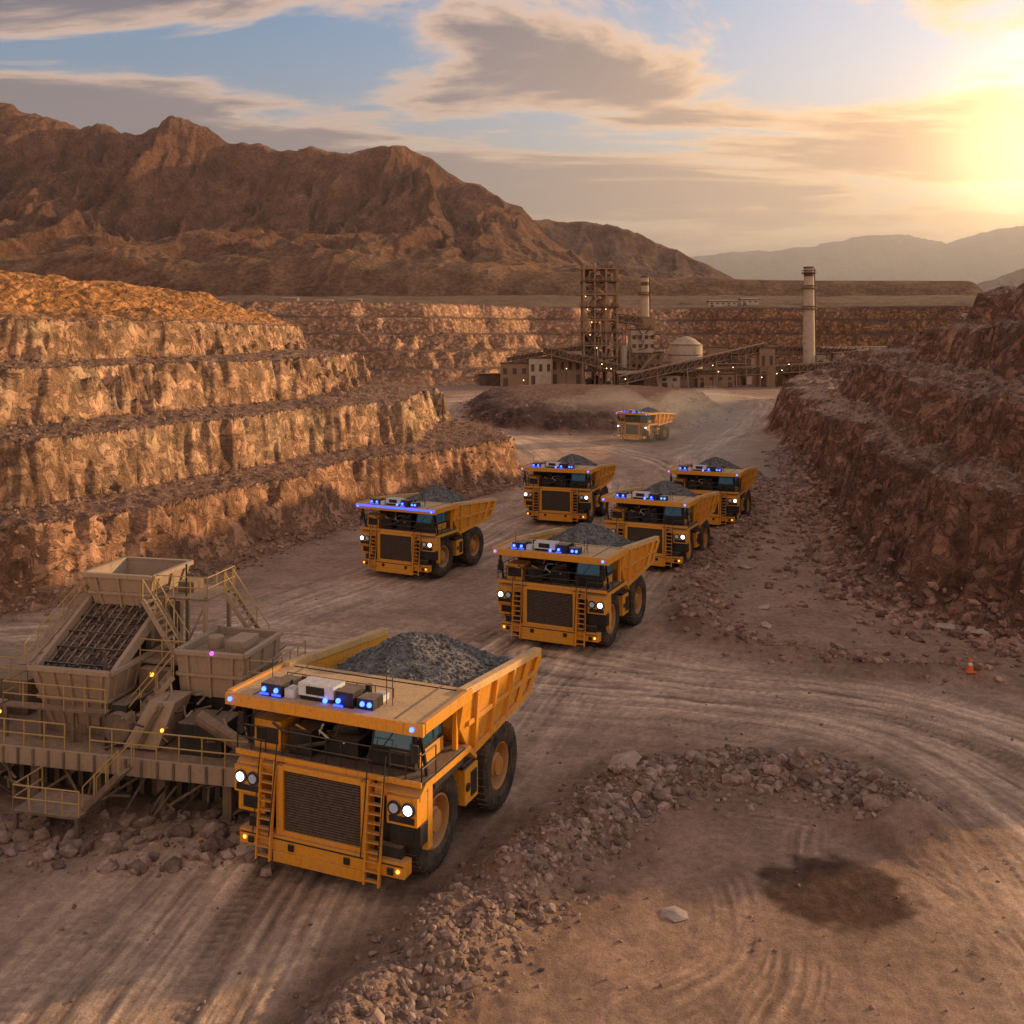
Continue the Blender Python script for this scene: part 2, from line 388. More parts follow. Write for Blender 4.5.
# ------------------------------------------------------------------ rocks
def ico():
    import bmesh
    bm=bmesh.new(); bmesh.ops.create_icosphere(bm,subdivisions=1,radius=1)
    v=np.array([x.co[:] for x in bm.verts],np.float32); f=np.array([[q.index for q in x.verts] for x in bm.faces],np.int32); bm.free(); return v,f
IV,IF=ico()
VARS=[]
for i in range(16):
    d=rng.normal(size=(5,3)); d/=np.linalg.norm(d,axis=1)[:,None]
    v=IV*(1+rng.uniform(-.16,.16,(len(IV),1)))
    for k in d:
        s=v@k; cut=rng.uniform(.45,.75); v=v-np.clip(s-cut,0,None)[:,None]*k
    VARS.append(v.astype(np.float32))
def rubble(name,P,S,mat,parent=None,flat=.7):
    n=len(P)
    allv=np.empty((n,len(IV),3),np.float32)
    for i in range(n):
        a=rng.uniform(0,6.28); cz,sz=math.cos(a),math.sin(a)
        b_=rng.uniform(-.6,.6); cb,sb=math.cos(b_),math.sin(b_)
        v=VARS[rng.integers(16)]*np.array([rng.uniform(.7,1.3),rng.uniform(.7,1.1),flat*rng.uniform(.7,1.2)])*S[i]
        R=np.array([[cz,-sz,0],[sz,cz,0],[0,0,1]])@np.array([[1,0,0],[0,cb,-sb],[0,sb,cb]])
        allv[i]=v@R.T+P[i]
    q=(IF[None]+(np.arange(n)*len(IV))[:,None,None]).reshape(-1,3).astype(np.int32)
    me=bpy.data.meshes.new(name); co=allv.reshape(-1,3)
    me.vertices.add(len(co)); me.vertices.foreach_set('co',co.ravel())
    me.loops.add(q.size); me.loops.foreach_set('vertex_index',q.ravel())
    me.polygons.add(len(q)); me.polygons.foreach_set('loop_start',np.arange(0,q.size,3,dtype=np.int32))
    me.polygons.foreach_set('use_smooth',np.zeros(len(q),bool))
    me.update(calc_edges=True); me.materials.append(mat)
    o=bpy.data.objects.new(name,me); col.objects.link(o)
    if parent: o.parent=parent
    return o
def scatter_line(pts,n,sd,smin,smax,off=0,pw=2.5,t0=0,t1=1):
    pts=np.array(pts); seg=np.hypot(*(pts[1:]-pts[:-1]).T); cum=np.r_[0,np.cumsum(seg)]
    u=rng.uniform(t0,t1,n)*cum[-1]
    x=np.interp(u,cum,pts[:,0]); y=np.interp(u,cum,pts[:,1])
    i=np.clip(np.searchsorted(cum,u)-1,0,len(seg)-1); d=(pts[i+1]-pts[i])/seg[i][:,None]
    o=rng.normal(off,sd,n); x=x-d[:,1]*o; y=y+d[:,0]*o
    s=smin+(smax-smin)*rng.random(n)**pw
    z=terrain(x,y); return np.stack([x,y,z+s*.1],1),s
def slopes(x,y):
    hh=terrain(x,y); return hh,np.hypot(terrain(x+.4,y)-hh,terrain(x,y+.4)-hh)/.4
P,S=scatter_line(B1,6500,1.15,.022,.22,-.3,3.6)
P2,S2=scatter_line(B1,650,.6,.08,.50,-.9,2.8,.45,1)
P3,S3=scatter_line(B1,300,.5,.08,.32,-.9,2.4,0,.5)
rubble('berm_rubble',np.r_[P,P2,P3],np.r_[S,S2,S3],M_ROCK)
P,S=scatter_line(B2,3000,1.3,.05,.42,.8,3.2)
n=3400; x=rng.uniform(13,36,n); y=rng.uniform(60,150,n)
dr=poly_sd(x.astype(np.float32),y.astype(np.float32),POLY_R); k=(dr>-7-(y-60)*.02)&(dr<1.5); x=x[k];y=y[k]
s=.05+.5*rng.random(len(x))**4; z=terrain(x,y)
n=9000; x2=rng.uniform(25,75,n); y2=rng.uniform(60,170,n); d2_=poly_sd(x2.astype(np.float32),y2.astype(np.float32),POLY_R); k=(d2_>-1)&(d2_<28); x2=x2[k];y2=y2[k]
z2,sl=slopes(x2,y2); k=sl<.7; x2=x2[k];y2=y2[k];z2=z2[k]; s2=.05+.36*rng.random(len(x2))**3.5
P2,S2=scatter_line(POLY_R[2:8],3400,1.2,.06,.7,.6,3.4)
rubble('talus_rubble',np.r_[P,P2,np.stack([x,y,z+s*.1],1),np.stack([x2,y2,z2],1)],np.r_[S,S2,s,s2],M_ROCKR)
P,S=scatter_line(POLY_L[2:11],4200,.9,.04,.34,-.1,3.4)
n=16000; x=rng.uniform(-60,2,n); y=rng.uniform(66,160,n)
hh,sl=slopes(x,y)
dl=poly_sd(x.astype(np.float32),y.astype(np.float32),POLY_L)
k=(dl>1)&(dl<30)&(sl<.55)&(hh<20.5)&(hh>2); x=x[k];y=y[k];z=hh[k]; s=.05+.22*rng.random(len(x))**3
rubble('bench_rubble',np.r_[P,np.stack([x,y,z+s*.05],1)],np.r_[S,s],rockmat('bench_rock',(.22,.13,.085),(.36,.22,.14)))
n=4200; x=rng.uniform(-30,40,n)*1.0; y=25+110*rng.random(n)**1.6; s=.02+.11*rng.random(n)**5; z=terrain(x,y)
rubble('loose_stones',np.stack([x,y,z+s*.2],1),s,M_ROCK)
P,S=scatter_line(POLY_M+POLY_M[:1],900,3,.12,.6,2,3)
rubble('island_rubble',P,S,M_ROCKR)
n=620; x=rng.uniform(-24,-9,n); y=rng.uniform(38,43,n); s=.05+.55*rng.random(n)**4; z=terrain(x,y)
rubble('crusher_spill',np.stack([x,y,z+s*.2],1),s,M_ROCK)
for (x,y,s) in [(5.0,44.6,1.0),(5.6,35.3,.5),(21.5,100,.9),(25,112,.8),(26.5,118,.9),(28,126,.8),(18.5,75,.7),(17.5,70,.6),(20.8,65.2,.9),(29.5,69,1.0),(31,67.5,1.1),(23.5,106,1.0),(20,88,.8),(27,121,1.0)]:
    rubble('boulder',np.array([[x,y,H(x,y)+s*.08]]),[s],M_SLAB,None,.26)

# ------------------------------------------------------------------ mesh builder
class MB:
    def __init__(s): s.v=[];s.f=[];s.m=[];s.mats=[];s.M=Matrix.Identity(4)
    def mi(s,m):
        if m not in s.mats: s.mats.append(m)
        return s.mats.index(m)
    def add(s,vs,fs,m):
        o=len(s.v); s.v+=[tuple(s.M@Vector(v)) for v in vs]; s.f+=[[i+o for i in f] for f in fs]; s.m+=[s.mi(m)]*len(fs)
    def hexa(s,p,m):
        s.add(p,[(3,2,1,0),(4,5,6,7),(0,1,5,4),(1,2,6,5),(2,3,7,6),(3,0,4,7)],m)
    def box(s,x0,x1,y0,y1,z0,z1,m):
        s.hexa([(x0,y0,z0),(x1,y0,z0),(x1,y1,z0),(x0,y1,z0),(x0,y0,z1),(x1,y0,z1),(x1,y1,z1),(x0,y1,z1)],m)
    def beam(s,p,q,w,h,m):
        p=Vector(p);q=Vector(q);d=(q-p)
        if d.length<1e-6: return
        d.normalize(); up=Vector((0,0,1)) if abs(d.z)<.95 else Vector((0,1,0))
        a=d.cross(up).normalized()*w/2; b=a.cross(d).normalized()*h/2
        s.hexa([p-a-b,p+a-b,q+a-b,q-a-b,p-a+b,p+a+b,q+a+b,q-a+b],m)
    def cyl(s,p,q,r,m,n=10,r2=None,cap=True):
        p=Vector(p);q=Vector(q);d=(q-p).normalized(); up=Vector((0,0,1)) if abs(d.z)<.95 else Vector((0,1,0))
        a=d.cross(up).normalized(); b=d.cross(a); r2=r if r2 is None else r2
        vs=[]
        for c_,rr in ((p,r),(q,r2)):
            for i in range(n):
                t=2*math.pi*i/n; vs.append(c_+a*rr*math.cos(t)+b*rr*math.sin(t))
        fs=[(i,(i+1)%n,n+(i+1)%n,n+i) for i in range(n)]
        if cap: fs+=[tuple(range(n))[::-1],tuple(range(n,2*n))]
        s.add(vs,fs,m)
    def prismx(s,poly,x0,x1,m):
        n=len(poly); vs=[(x0,a,b) for a,b in poly]+[(x1,a,b) for a,b in poly]
        s.add(vs,[tuple(range(n)),tuple(range(n,2*n))[::-1]]+[(i,n+i,n+(i+1)%n,(i+1)%n) for i in range(n)],m)
    def lathex(s,prof,cx,cy,cz,m,n=40,sgn=1):
        vs=[];k=len(prof)
        for i in range(n):
            t=2*math.pi*i/n
            for r,x in prof: vs.append((cx+x*sgn,cy+r*math.cos(t),cz+r*math.sin(t)))
        fs=[]
        for i in range(n):
            j=(i+1)%n
            for a in range(k-1): fs.append((i*k+a,i*k+a+1,j*k+a+1,j*k+a))
        s.add(vs,fs,m)
    def ball(s,c,r,m,n=8):
        vs=[];k=n//2+1
        for i in range(k):
            p=math.pi*i/(k-1)
            for j in range(n):
                t=2*math.pi*j/n; vs.append((c[0]+r*math.sin(p)*math.cos(t),c[1]+r*math.sin(p)*math.sin(t),c[2]+r*math.cos(p)))
        s.add(vs,[(i*n+j,i*n+(j+1)%n,(i+1)*n+(j+1)%n,(i+1)*n+j) for i in range(k-1) for j in range(n)],m)
    def rail(s,pts,h,m,r=.03,step=1.2,mid=True):
        for a,b in zip(pts[:-1],pts[1:]):
            a=Vector(a);b=Vector(b);L=(b-a).length;n=max(1,round(L/step))
            for i in range(n+1):
                p=a.lerp(b,i/n); s.cyl(p,p+Vector((0,0,h)),r,m,5)
            for z in ((h,h*.5) if mid else (h,)):
                s.cyl(a+Vector((0,0,z)),b+Vector((0,0,z)),r,m,5)
    def stairs(s,a,b,w,m,n=10,railm=None):
        a=Vector(a);b=Vector(b);d=b-a;hd=Vector((d.x,d.y,0)).normalized();sd=Vector((-hd.y,hd.x,0))*w/2
        for sg in (1,-1):
            s.beam(a+sd*sg,b+sd*sg,.06,.22,m)
            s.cyl(a+sd*sg+Vector((0,0,.95)),b+sd*sg+Vector((0,0,.95)),.03,railm or m,5)
            for t in (0,.33,.66,1):
                p=a.lerp(b,t)+sd*sg; s.cyl(p,p+Vector((0,0,.95)),.03,railm or m,5)
        for i in range(n):
            p=a.lerp(b,(i+.5)/n); s.beam(p-sd,p+sd,.24,.04,m)
    def mesh(s,name,bevel=0,smooth=False):
        me=bpy.data.meshes.new(name); me.from_pydata(s.v,[],s.f)
        for m in s.mats: me.materials.append(m)
        me.polygons.foreach_set('material_index',np.array(s.m,np.int32))
        if smooth: me.polygons.foreach_set('use_smooth',np.ones(len(s.f),bool))
        me.update()
        import bmesh
        bm=bmesh.new(); bm.from_mesh(me); bmesh.ops.recalc_face_normals(bm,faces=bm.faces); bm.to_mesh(me); bm.free()
        if bevel:
            o=bpy.data.objects.new('tmp',me); col.objects.link(o)
            md=o.modifiers.new('b','BEVEL'); md.width=bevel; md.segments=1; md.limit_method='ANGLE'; md.angle_limit=math.radians(50)
            dg=bpy.context.evaluated_depsgraph_get(); m2=bpy.data.meshes.new_from_object(o.evaluated_get(dg))
            bpy.data.objects.remove(o); me=m2; me.name=name
        return me
    def obj(s,name,parent=None,bevel=0,smooth=False):
        o=bpy.data.objects.new(name,s.mesh(name,bevel,smooth)); col.objects.link(o)
        if parent: o.parent=parent
        return o
def empty(name,loc=(0,0,0),rz=0,par=None):
    o=bpy.data.objects.new(name,None); o.location=loc; o.rotation_euler=(0,0,rz); col.objects.link(o); return o

# ------------------------------------------------------------------ haul truck (front = -Y, origin on the ground below the front axle)
RA=5.5
parts={}
b=MB()
for sx in (-1,1):
    b.box(sx*1.0-.25,sx*1.0+.25,-1.9,7.6,1.5,2.3,M_BLK)
b.box(-2.2,2.2,-.35,.35,1.35,1.9,M_BLK); b.cyl((-2.6,RA,1.75),(2.6,RA,1.75),.75,M_BLK,16)
b.box(-1.6,1.6,-2.0,1.6,1.7,4.0,M_BLK)
b.box(-2.4,2.4,1.4,2.2,2.3,4.3,M_BLK)
for sx in (-1,1):
    b.cyl((sx*1.9,.2,1.7),(sx*1.9,.2,4.0),.28,M_BLK,10)
    b.cyl((sx*1.3,3.0,2.0),(sx*1.9,5.0,4.1),.22,M_BLK,10)
    b.box(sx*2.9-.7,sx*2.9+.7,2.1,3.3,1.5,2.9,M_YEL if sx>0 else M_BLK)
    b.box(sx*2.9-.65,sx*2.9+.65,2.0,3.4,2.95,3.1,M_BLK)
    b.cyl((sx*3.62,2.3,2.2),(sx*3.66,2.3,2.2),.18,M_BLK,12)
    b.box(sx*3.62-.02,sx*3.62+.02,2.6,3.15,1.7,2.7,M_BLK)
    for k in range(6):
        y0=rng.uniform(1.6,3.2); b.cyl((sx*3.2,y0,3.1),(sx*2.2,y0+rng.uniform(-.5,.8),3.9),.05,M_BLK,5)
    b.rail([(sx*3.5,1.9,3.1),(sx*3.5,3.4,3.1)],.8,M_BLK,.03,.75)
for z in (2.0,2.6,3.2): b.cyl((-1.9,-2.0,z),(1.9,1.5,z+.2),.06,M_BLK,6)
parts['chassis']=b.mesh('chassis',.03)
b=MB()
b.box(-3.55,3.55,-2.75,-2.2,.95,1.5,M_YEL)
b.box(-2.0,2.0,-2.8,-2.74,.55,.95,M_YEL); b.box(-1.5,1.5,-2.6,-2.2,.5,.95,M_BLK)
for x in (-3.0,-1.2,1.2,3.0): b.box(x-.12,x+.12,-2.82,-2.76,1.05,1.3,M_BLK)
b.box(-3.5,3.5,-2.77,-2.755,1.36,1.42,M_BLK)
b.box(-1.98,-1.68,-2.62,-2.1,1.5,4.05,M_YEL); b.box(1.68,1.98,-2.62,-2.1,1.5,4.05,M_YEL)
b.box(-1.68,1.68,-2.62,-2.1,3.9,4.12,M_YEL); b.box(-1.68,1.68,-2.62,-2.1,1.5,1.66,M_YEL)
for sx in (-1,1):
    f=lambda a,c_: (min(sx*a,sx*c_),max(sx*a,sx*c_))
    x0,x1=f(2.72,3.95)
    b.box(x0,x1,-2.55,-1.75,2.75,3.75,M_YEL)
    b.box(*f(2.82,3.85),-2.57,-2.555,2.84,3.08,M_BLK)
    b.box(x0,x1,-2.3,-1.75,1.95,2.7,M_YEL if sx<0 else M_BLK)
    b.box(*f(2.95,3.7),-2.34,-2.31,2.1,2.55,M_BLK)
    b.prismx([(-2.35,3.8),(-1.9,4.1),(1.8,4.1),(2.4,3.5),(2.4,3.35),(1.75,3.85),(-1.8,3.85),(-2.35,3.6)],*f(2.1,3.98),M_YEL)
    b.box(*f(3.7,3.95),-1.7,-1.35,1.6,3.85,M_YEL)
    b.box(*f(2.0,2.6),-2.0,-1.6,1.6,3.8,M_BLK)
    b.box(*f(2.3,3.3),-2.5,-2.2,1.5,1.9,M_BLK)
    b.box(*f(3.3,3.97),-1.2,1.2,3.6,3.84,M_BLK)
b.box(-4.0,4.0,-2.35,1.3,4.14,4.24,M_BLK)
b.box(-4.02,4.02,-2.4,-2.3,4.1,4.3,M_YEL)
b.box(-3.5,-2.3,-1.9,-.6,4.24,5.35,M_YEL); b.box(-3.4,-2.4,-1.93,-1.89,4.5,5.1,M_BLK); b.box(-1.9,-.9,-1.9,-.9,4.24,5.2,M_BLK); b.box(-.6,.9,-1.5,.4,4.24,5.0,M_BLK)
b.box(-3.6,1.3,.2,1.2,4.24,6.2,M_BLK)
b.cyl((-1.4,-.4,4.24),(-1.4,-.4,5.6),.38,M_BLK,14); b.cyl((-.4,-.9,4.9),(.7,-.9,5.3),.3,M_BLK,12)
b.cyl((.2,-.1,4.24),(.2,-.1,6.1),.16,M_BLK,10); b.cyl((-2.6,.5,4.24),(-2.6,.5,5.7),.4,M_BLK,14)
b.cyl((-1.6,-1.9,4.5),(-.2,-1.9,4.9),.09,M_BLK,8); b.box(-3.9,-3.4,-.9,.6,4.24,4.9,M_BLK)
for x in (-3.9,-1.0,3.75): b.beam((x,.9,4.24),(x,.9,6.2),.18,.18,M_YEL)
for x in (-3.9,3.85): b.beam((x,-1.6,4.24),(x,-2.2,6.2),.12,.12,M_BLK)
for i in range(22):
    x=rng.uniform(-2,1.1);y=rng.uniform(-2.0,0); z=rng.uniform(4.3,5.5); b.cyl((x,y,z),(x+rng.uniform(-.8,.8),y+rng.uniform(-.3,.3),z+rng.uniform(-.3,.5)),.045,random.choice([M_BLK,M_BLK,M_BLK,M_WHT,M_YEL]),6)
parts['front_bodywork']=b.mesh('front_bodywork',.035)
b=MB()
b.box(-1.66,1.66,-2.5,-2.2,1.68,3.88,M_GRL)
for i in range(22):
    z=1.73+i*.098; b.hexa([(-1.62,-2.57,z),(1.62,-2.57,z),(1.62,-2.5,z),(-1.62,-2.5,z),(-1.62,-2.53,z+.05),(1.62,-2.53,z+.05),(1.62,-2.5,z+.05),(-1.62,-2.5,z+.05)],M_GRL)
parts['radiator_grille']=b.mesh('radiator_grille')
b=MB()
for sx in (-1,1):
    for dx in (-.30,.30): b.beam((sx*2.33+dx,-2.95,.6),(sx*2.33+dx,-2.62,4.2),.06,.14,M_YEL)
    for i in range(11):
        t=(i+.4)/11; b.box(sx*2.33-.28,sx*2.33+.28,-3.0+.35*t,-2.82+.35*t,.6+3.6*t,.64+3.6*t,M_YEL)
    for dx in (-.36,.36): b.cyl((sx*2.33+dx,-3.1,1.6),(sx*2.33+dx,-2.55,5.1),.025,M_BLK,5)
parts['ladders']=b.mesh('ladders')
b=MB()
b.rail([(-4,1.2,4.24),(-4,-2.3,4.24),(-2.7,-2.3,4.24)],1.0,M_BLK,.028,.8)
b.rail([(-1.95,-2.3,4.24),(1.95,-2.3,4.24)],1.0,M_BLK,.028,.65)
b.rail([(2.7,-2.3,4.24),(4,-2.3,4.24),(4,-1.2,4.24)],1.0,M_BLK,.028,.8)
parts['handrails']=b.mesh('handrails')
b=MB()
b.hexa([(1.35,-1.5,4.24),(3.35,-1.5,4.24),(3.35,.7,4.24),(1.35,.7,4.24),(1.45,-1.25,6.05),(3.3,-1.25,6.05),(3.3,.65,6.05),(1.45,.65,6.05)],M_BLK)
b.hexa([(1.55,-1.53,5.0),(3.15,-1.53,5.0),(3.15,-1.3,5.0),(1.55,-1.3,5.0),(1.6,-1.36,5.8),(3.1,-1.36,5.8),(3.1,-1.2,5.8),(1.6,-1.2,5.8)],M_GLS)
b.box(3.28,3.37,-1.1,-.25,4.98,5.82,M_GLS); b.box(3.28,3.37,-.12,.5,4.98,5.82,M_GLS)
b.box(1.4,3.35,-1.6,-1.45,4.3,4.85,M_BLK); b.box(3.36,3.4,-1.3,.6,4.3,4.85,M_YEL)
b.beam((2.0,-1.56,5.0),(2.5,-1.44,5.7),.04,.03,M_BLK)
b.box(3.7,3.75,-2.2,-1.95,4.9,5.7,M_BLK); b.box(-3.95,-3.7,-2.35,-2.3,4.9,5.7,M_BLK); b.box(3.6,3.9,-2.38,-2.3,4.95,5.6,M_BLK)
parts['cab']=b.mesh('cab',.03)
def wheel(b,cx,cy,w,sgn,R=1.82,dual=False):
    h=w/2
    def tyre(c,h):
        b.lathex([(.98,-h*.82),(1.2,-h),(1.5,-h*1.02),(1.7,-h*.93),(R-.05,-h*.78),(R-.06,0),(R-.05,h*.78),(1.7,h*.93),(1.5,h*1.02),(1.2,h),(.98,h*.82)],c,cy,R,M_TYR,44)
        for i in range(34):
            for sd in (-1,1):
                t=2*math.pi*(i+.25*sd)/34
                b.M=Matrix.Translation((c,cy,R))@Matrix.Rotation(t,4,'X')
                b.hexa([(sd*h*.08,-.05,R-.09),(sd*h*.9,-.1,R-.12),(sd*h*.9,.06,R-.12),(sd*h*.08,.07,R-.09),(sd*h*.08,-.04,R),(sd*h*.86,-.09,R-.03),(sd*h*.86,.05,R-.03),(sd*h*.08,.06,R)],M_TYR)
                b.M=Matrix.Identity(4)
    if dual: tyre(cx-.62,.56); tyre(cx+.62,.56); h=w/2
    else: tyre(cx,h)
    o=h*.85
    b.lathex([(1.0,o-.12),(1.0,o),(.93,o+.02),(.88,o-.08),(.8,o-.42),(.55,o-.46),(.5,o-.15),(.42,o-.1),(.4,o+.0),(.0,o+.02)],cx,cy,R,M_RIM,32,sgn)
    for i in range(16):
        t=2*math.pi*i/16; y_,z_=cy+.68*math.cos(t),R+.68*math.sin(t)
        b.cyl((cx+sgn*(o-.46),y_,z_),(cx+sgn*(o-.36),y_,z_),.04,M_RIM,6)
    b.cyl((cx-sgn*h*.7,cy,R),(cx-sgn*h*.2,cy,R),.95,M_BLK,20)
b=MB()
for sx in (-1,1):
    wheel(b,sx*2.95,0,1.15,sx); wheel(b,sx*2.55,RA,2.45,sx,dual=True)
parts['wheels']=b.mesh('wheels')
b=MB()
b.box(-4.25,4.25,-2.55,1.4,6.30,6.45,M_CAN)
b.box(-4.27,4.27,-2.72,-2.55,6.06,6.50,M_YEL)
for sx in (-1,1):
    b.box(min(sx*4.1,sx*4.3),max(sx*4.1,sx*4.3),-2.54,1.3,6.12,6.55,M_YEL)
for x in (-3,-1,1,3): b.box(x-.1,x+.1,-2.5,1.3,6.1,6.29,M_YEL)
for x in (-3.2,3.0): b.box(x-.04,x+.04,-2.4,1.3,6.452,6.475,M_BLK)
side=[(1.0,6.5),(8.8,5.85),(8.95,5.4),(8.2,4.1),(5.2,3.85),(2.4,3.55),(1.0,5.0)]
for sx in (-1,1):
    n=len(side)
    xin=lambda z:3.55+(z-3.5)*.16
    vo=[(sx*(xin(z)+.10),y,z) for y,z in side]; vi=[(sx*(xin(z)-.06),y,z) for y,z in side]
    b.add(vo+vi,[tuple(range(n)),tuple(range(n,2*n))[::-1]]+[(i,n+i,n+(i+1)%n,(i+1)%n) for i in range(n)],M_YEL)
    b.beam((sx*4.05,.9,6.46),(sx*3.98,8.95,5.78),.36,.30,M_CAN)
    b.beam((sx*3.73,2.3,3.62),(sx*3.8,8.2,4.15),.25,.28,M_YEL)
    for yb,yt in ((2.5,2.1),(4.0,4.0),(5.5,5.8),(6.9,7.4),(8.1,8.75)):
        b.beam((sx*3.78,yb,3.6+.08*(yb-2.3)),(sx*4.12,yt,6.25-.07*(yt-1)),.22,.24,M_YEL)
    b.beam((sx*3.93,1.6,5.0),(sx*3.98,8.7,4.95),.16,.2,M_YEL)
b.hexa([(-3.55,2.4,3.45),(3.55,2.4,3.45),(3.55,8.2,4.0),(-3.55,8.2,4.0),(-3.5,2.4,3.65),(3.5,2.4,3.65),(3.5,8.2,4.2),(-3.5,8.2,4.2)],M_YEL)
b.hexa([(-3.65,1.0,4.95),(3.65,1.0,4.95),(3.55,2.5,3.5),(-3.55,2.5,3.5),(-3.65,1.15,5.1),(3.65,1.15,5.1),(3.55,2.65,3.65),(-3.55,2.65,3.65)],M_YEL)
b.box(-3.75,3.75,.98,1.12,5.0,6.45,M_YEL)
for x in (-2.4,-1.2,0,1.2,2.4): b.beam((x,2.6,3.3),(x,8.1,3.85),.25,.3,M_YEL)
parts['dump_body']=b.mesh('dump_body',.025)
n=60; gx_=np.linspace(-3.85,3.85,n); gy_=np.linspace(1.1,8.7,n); GX,GY=np.meshgrid(gx_,gy_)
def loadz(x,y):
    r=np.hypot(x/3.8,(y-4.3)/4.3); return 5.3+1.7*np.clip(1-r,0,1)**.8*1.05+fbm(x/1.3,y/1.3,4,3)*.22+.35*np.clip(1-np.abs(x)/4,0,1)
GZ=loadz(GX,GY)
b=MB(); vs=[(float(a),float(c_),float(d)) for a,c_,d in zip(GX.ravel(),GY.ravel(),GZ.ravel())]
b.add(vs,[(i*n+j,i*n+j+1,(i+1)*n+j+1,(i+1)*n+j) for i in range(n-1) for j in range(n-1)],M_GRAV)
parts['ore_load']=b.mesh('ore_load',0,True)
nr=6500; x=rng.uniform(-3.65,3.65,nr); y=rng.uniform(1.2,8.5,nr); s=.025+.12*rng.random(nr)**4
tmp=rubble('load_rocks',np.stack([x,y,loadz(x,y)+s*.1],1),s,M_GRAV); parts['load_rocks']=tmp.data; bpy.data.objects.remove(tmp)
b=MB()
for sx in (-1,1):
    for dx in (3.05,3.62):
        b.cyl((sx*dx,-2.56,3.36),(sx*dx,-2.63,3.36),.26,M_BLK,18); b.cyl((sx*dx,-2.63,3.36),(sx*dx,-2.66,3.36),.17,M_HEAD if dx>3.3 else M_LENS,18)
    b.cyl((sx*3.3,-2.79,1.2),(sx*3.3,-2.76,1.2),.07,M_AMB,10)
parts['headlights']=b.mesh('headlights')
b=MB()
b.box(-2.9,-2.0,-2.3,-1.5,6.46,6.93,M_BLK); b.box(-2.8,-2.1,-1.4,-.8,6.46,6.8,M_BLK)
b.box(-1.35,.2,-2.1,-1.3,6.62,7.08,M_WHT); b.box(-1.3,.15,-2.05,-1.35,6.46,6.62,M_BLK); b.box(-1.0,-.2,-2.12,-2.09,6.7,7.0,M_BLK)
b.box(.35,1.1,-2.2,-1.5,6.46,7.02,M_BLK); b.box(1.2,1.9,-2.1,-1.4,6.46,6.85,M_BLK); b.box(-1.9,-1.5,-2.2,-1.7,6.46,6.8,M_WHT)
b.box(-.9,.9,-1.1,-.5,6.46,6.72,M_BLK); b.box(1.3,1.8,-1.2,-.7,6.46,6.7,M_WHT)
b.cyl((1.0,-.9,6.46),(1.0,-.9,6.95),.13,M_BLK,10); b.cyl((-1.7,-1.2,6.46),(-1.7,-1.2,7.0),.1,M_BLK,10)
for x in (2.0,2.25,-3.1): b.cyl((x,-1.3,6.46),(x,-1.3,7.5),.018,M_BLK,5)
b.rail([(-2.9,-.6,6.46),(1.9,-.6,6.46)],.35,M_BLK,.02,.8,False)
for x,z in ((-2.75,6.72),(-2.2,6.72),(.55,6.72),(1.45,6.66),(1.75,6.66),(-.15,6.56)): b.ball((x,-2.33 if x<-2 or x<1 and x>0.3 else -2.12,z),.10,M_BLUE)
for x in (-2.75,-2.2,.55): b.box(x-.2,x+.2,-2.33,-2.31,6.5,6.58,M_BLUE2)
for x in (-4.0,3.85): b.ball((x,-2.76,6.3),.09,M_BLUE)
parts['roof_sensors']=b.mesh('roof_sensors',0)
b=MB(); b.box(-4.2,4.2,-2.78,-2.73,6.30,6.46,M_BLUE2); parts['blue_light_bar']=b.mesh('blue_light_bar')

def truck(x,y,head,bar=False,sc=1.):
    z=H(x,y)+.0
    e=empty('haul_truck',(x,y,z),math.radians(head)); e.scale=(sc,sc,sc)
    for k,me in parts.items():
        if k=='blue_light_bar' and not bar: continue
        o=bpy.data.objects.new(k,me); col.objects.link(o); o.parent=e
    return e
truck(-5.9,39.4,-23,sc=.985)
truck(3.4,67,-25,sc=.94)
truck(-8.45,85.8,-27,bar=True,sc=.91)
truck(12.3,89.3,-25,sc=.92)
truck(20.6,107.5,-23,sc=.90)
truck(5.4,109.5,-20,sc=.92)
truck(23.8,193,-40,sc=.84)

# ------------------------------------------------------------------ crusher station
E=empty('mobile_crusher',(-15.6,42.2,0),math.radians(-13))
b=MB()
b.box(-12,5.2,0,8.5,2.42,2.6,M_TAN2)
b.box(-12,5.25,-.12,-.02,1.85,2.62,M_TAN); b.box(5.22,5.34,-.1,8.5,1.85,2.62,M_TAN)
for i in range(24): b.box(-12+i*.73,-11.9+i*.73,-.2,-.13,1.87,2.6,M_TAN2)
for x in (-11,-8,-5,-2,1,4):
    for y in (.6,4,7.6): b.box(x-.2,x+.2,y-.2,y+.2,-.3,2.4,M_TAN2)
    b.beam((x,.6,.3),(x+3,.6,2.3),.12,.12,M_TAN2)
b.box(-10,3,2.0,3.2,.2,1.5,M_BLK); b.box(-10,3,5.8,7,.2,1.5,M_BLK); b.box(-9,4.5,1.2,7.2,1.5,2.3,M_BLK)
for i in range(22): b.box(-10+i*.6,-9.75+i*.6,1.93,1.99,.15,1.55,M_TAN2)
for i in range(30):
    x=rng.uniform(-10,4); b.beam((x,rng.uniform(.2,.6),rng.uniform(.1,2)),(x+rng.uniform(-1.2,1.2),.5,rng.uniform(.2,2.2)),.1,.1,random.choice([M_TAN2,M_BLK]))
b.obj('deck',E,.02)
b=MB()
b.rail([(-12,-.05,2.6),(-3.2,-.05,2.6)],1.1,M_RAIL,.035,1.0); b.rail([(-2,-.05,2.6),(5.2,-.05,2.6),(5.2,3,2.6)],1.1,M_RAIL,.035,1.0)
b.box(-4,-1,-2.2,-.3,.9,1.0,M_TAN2); b.rail([(-4,-.4,1.0),(-4,-2.15,1.0),(-1,-2.15,1.0)],1.0,M_RAIL,.035,.8)
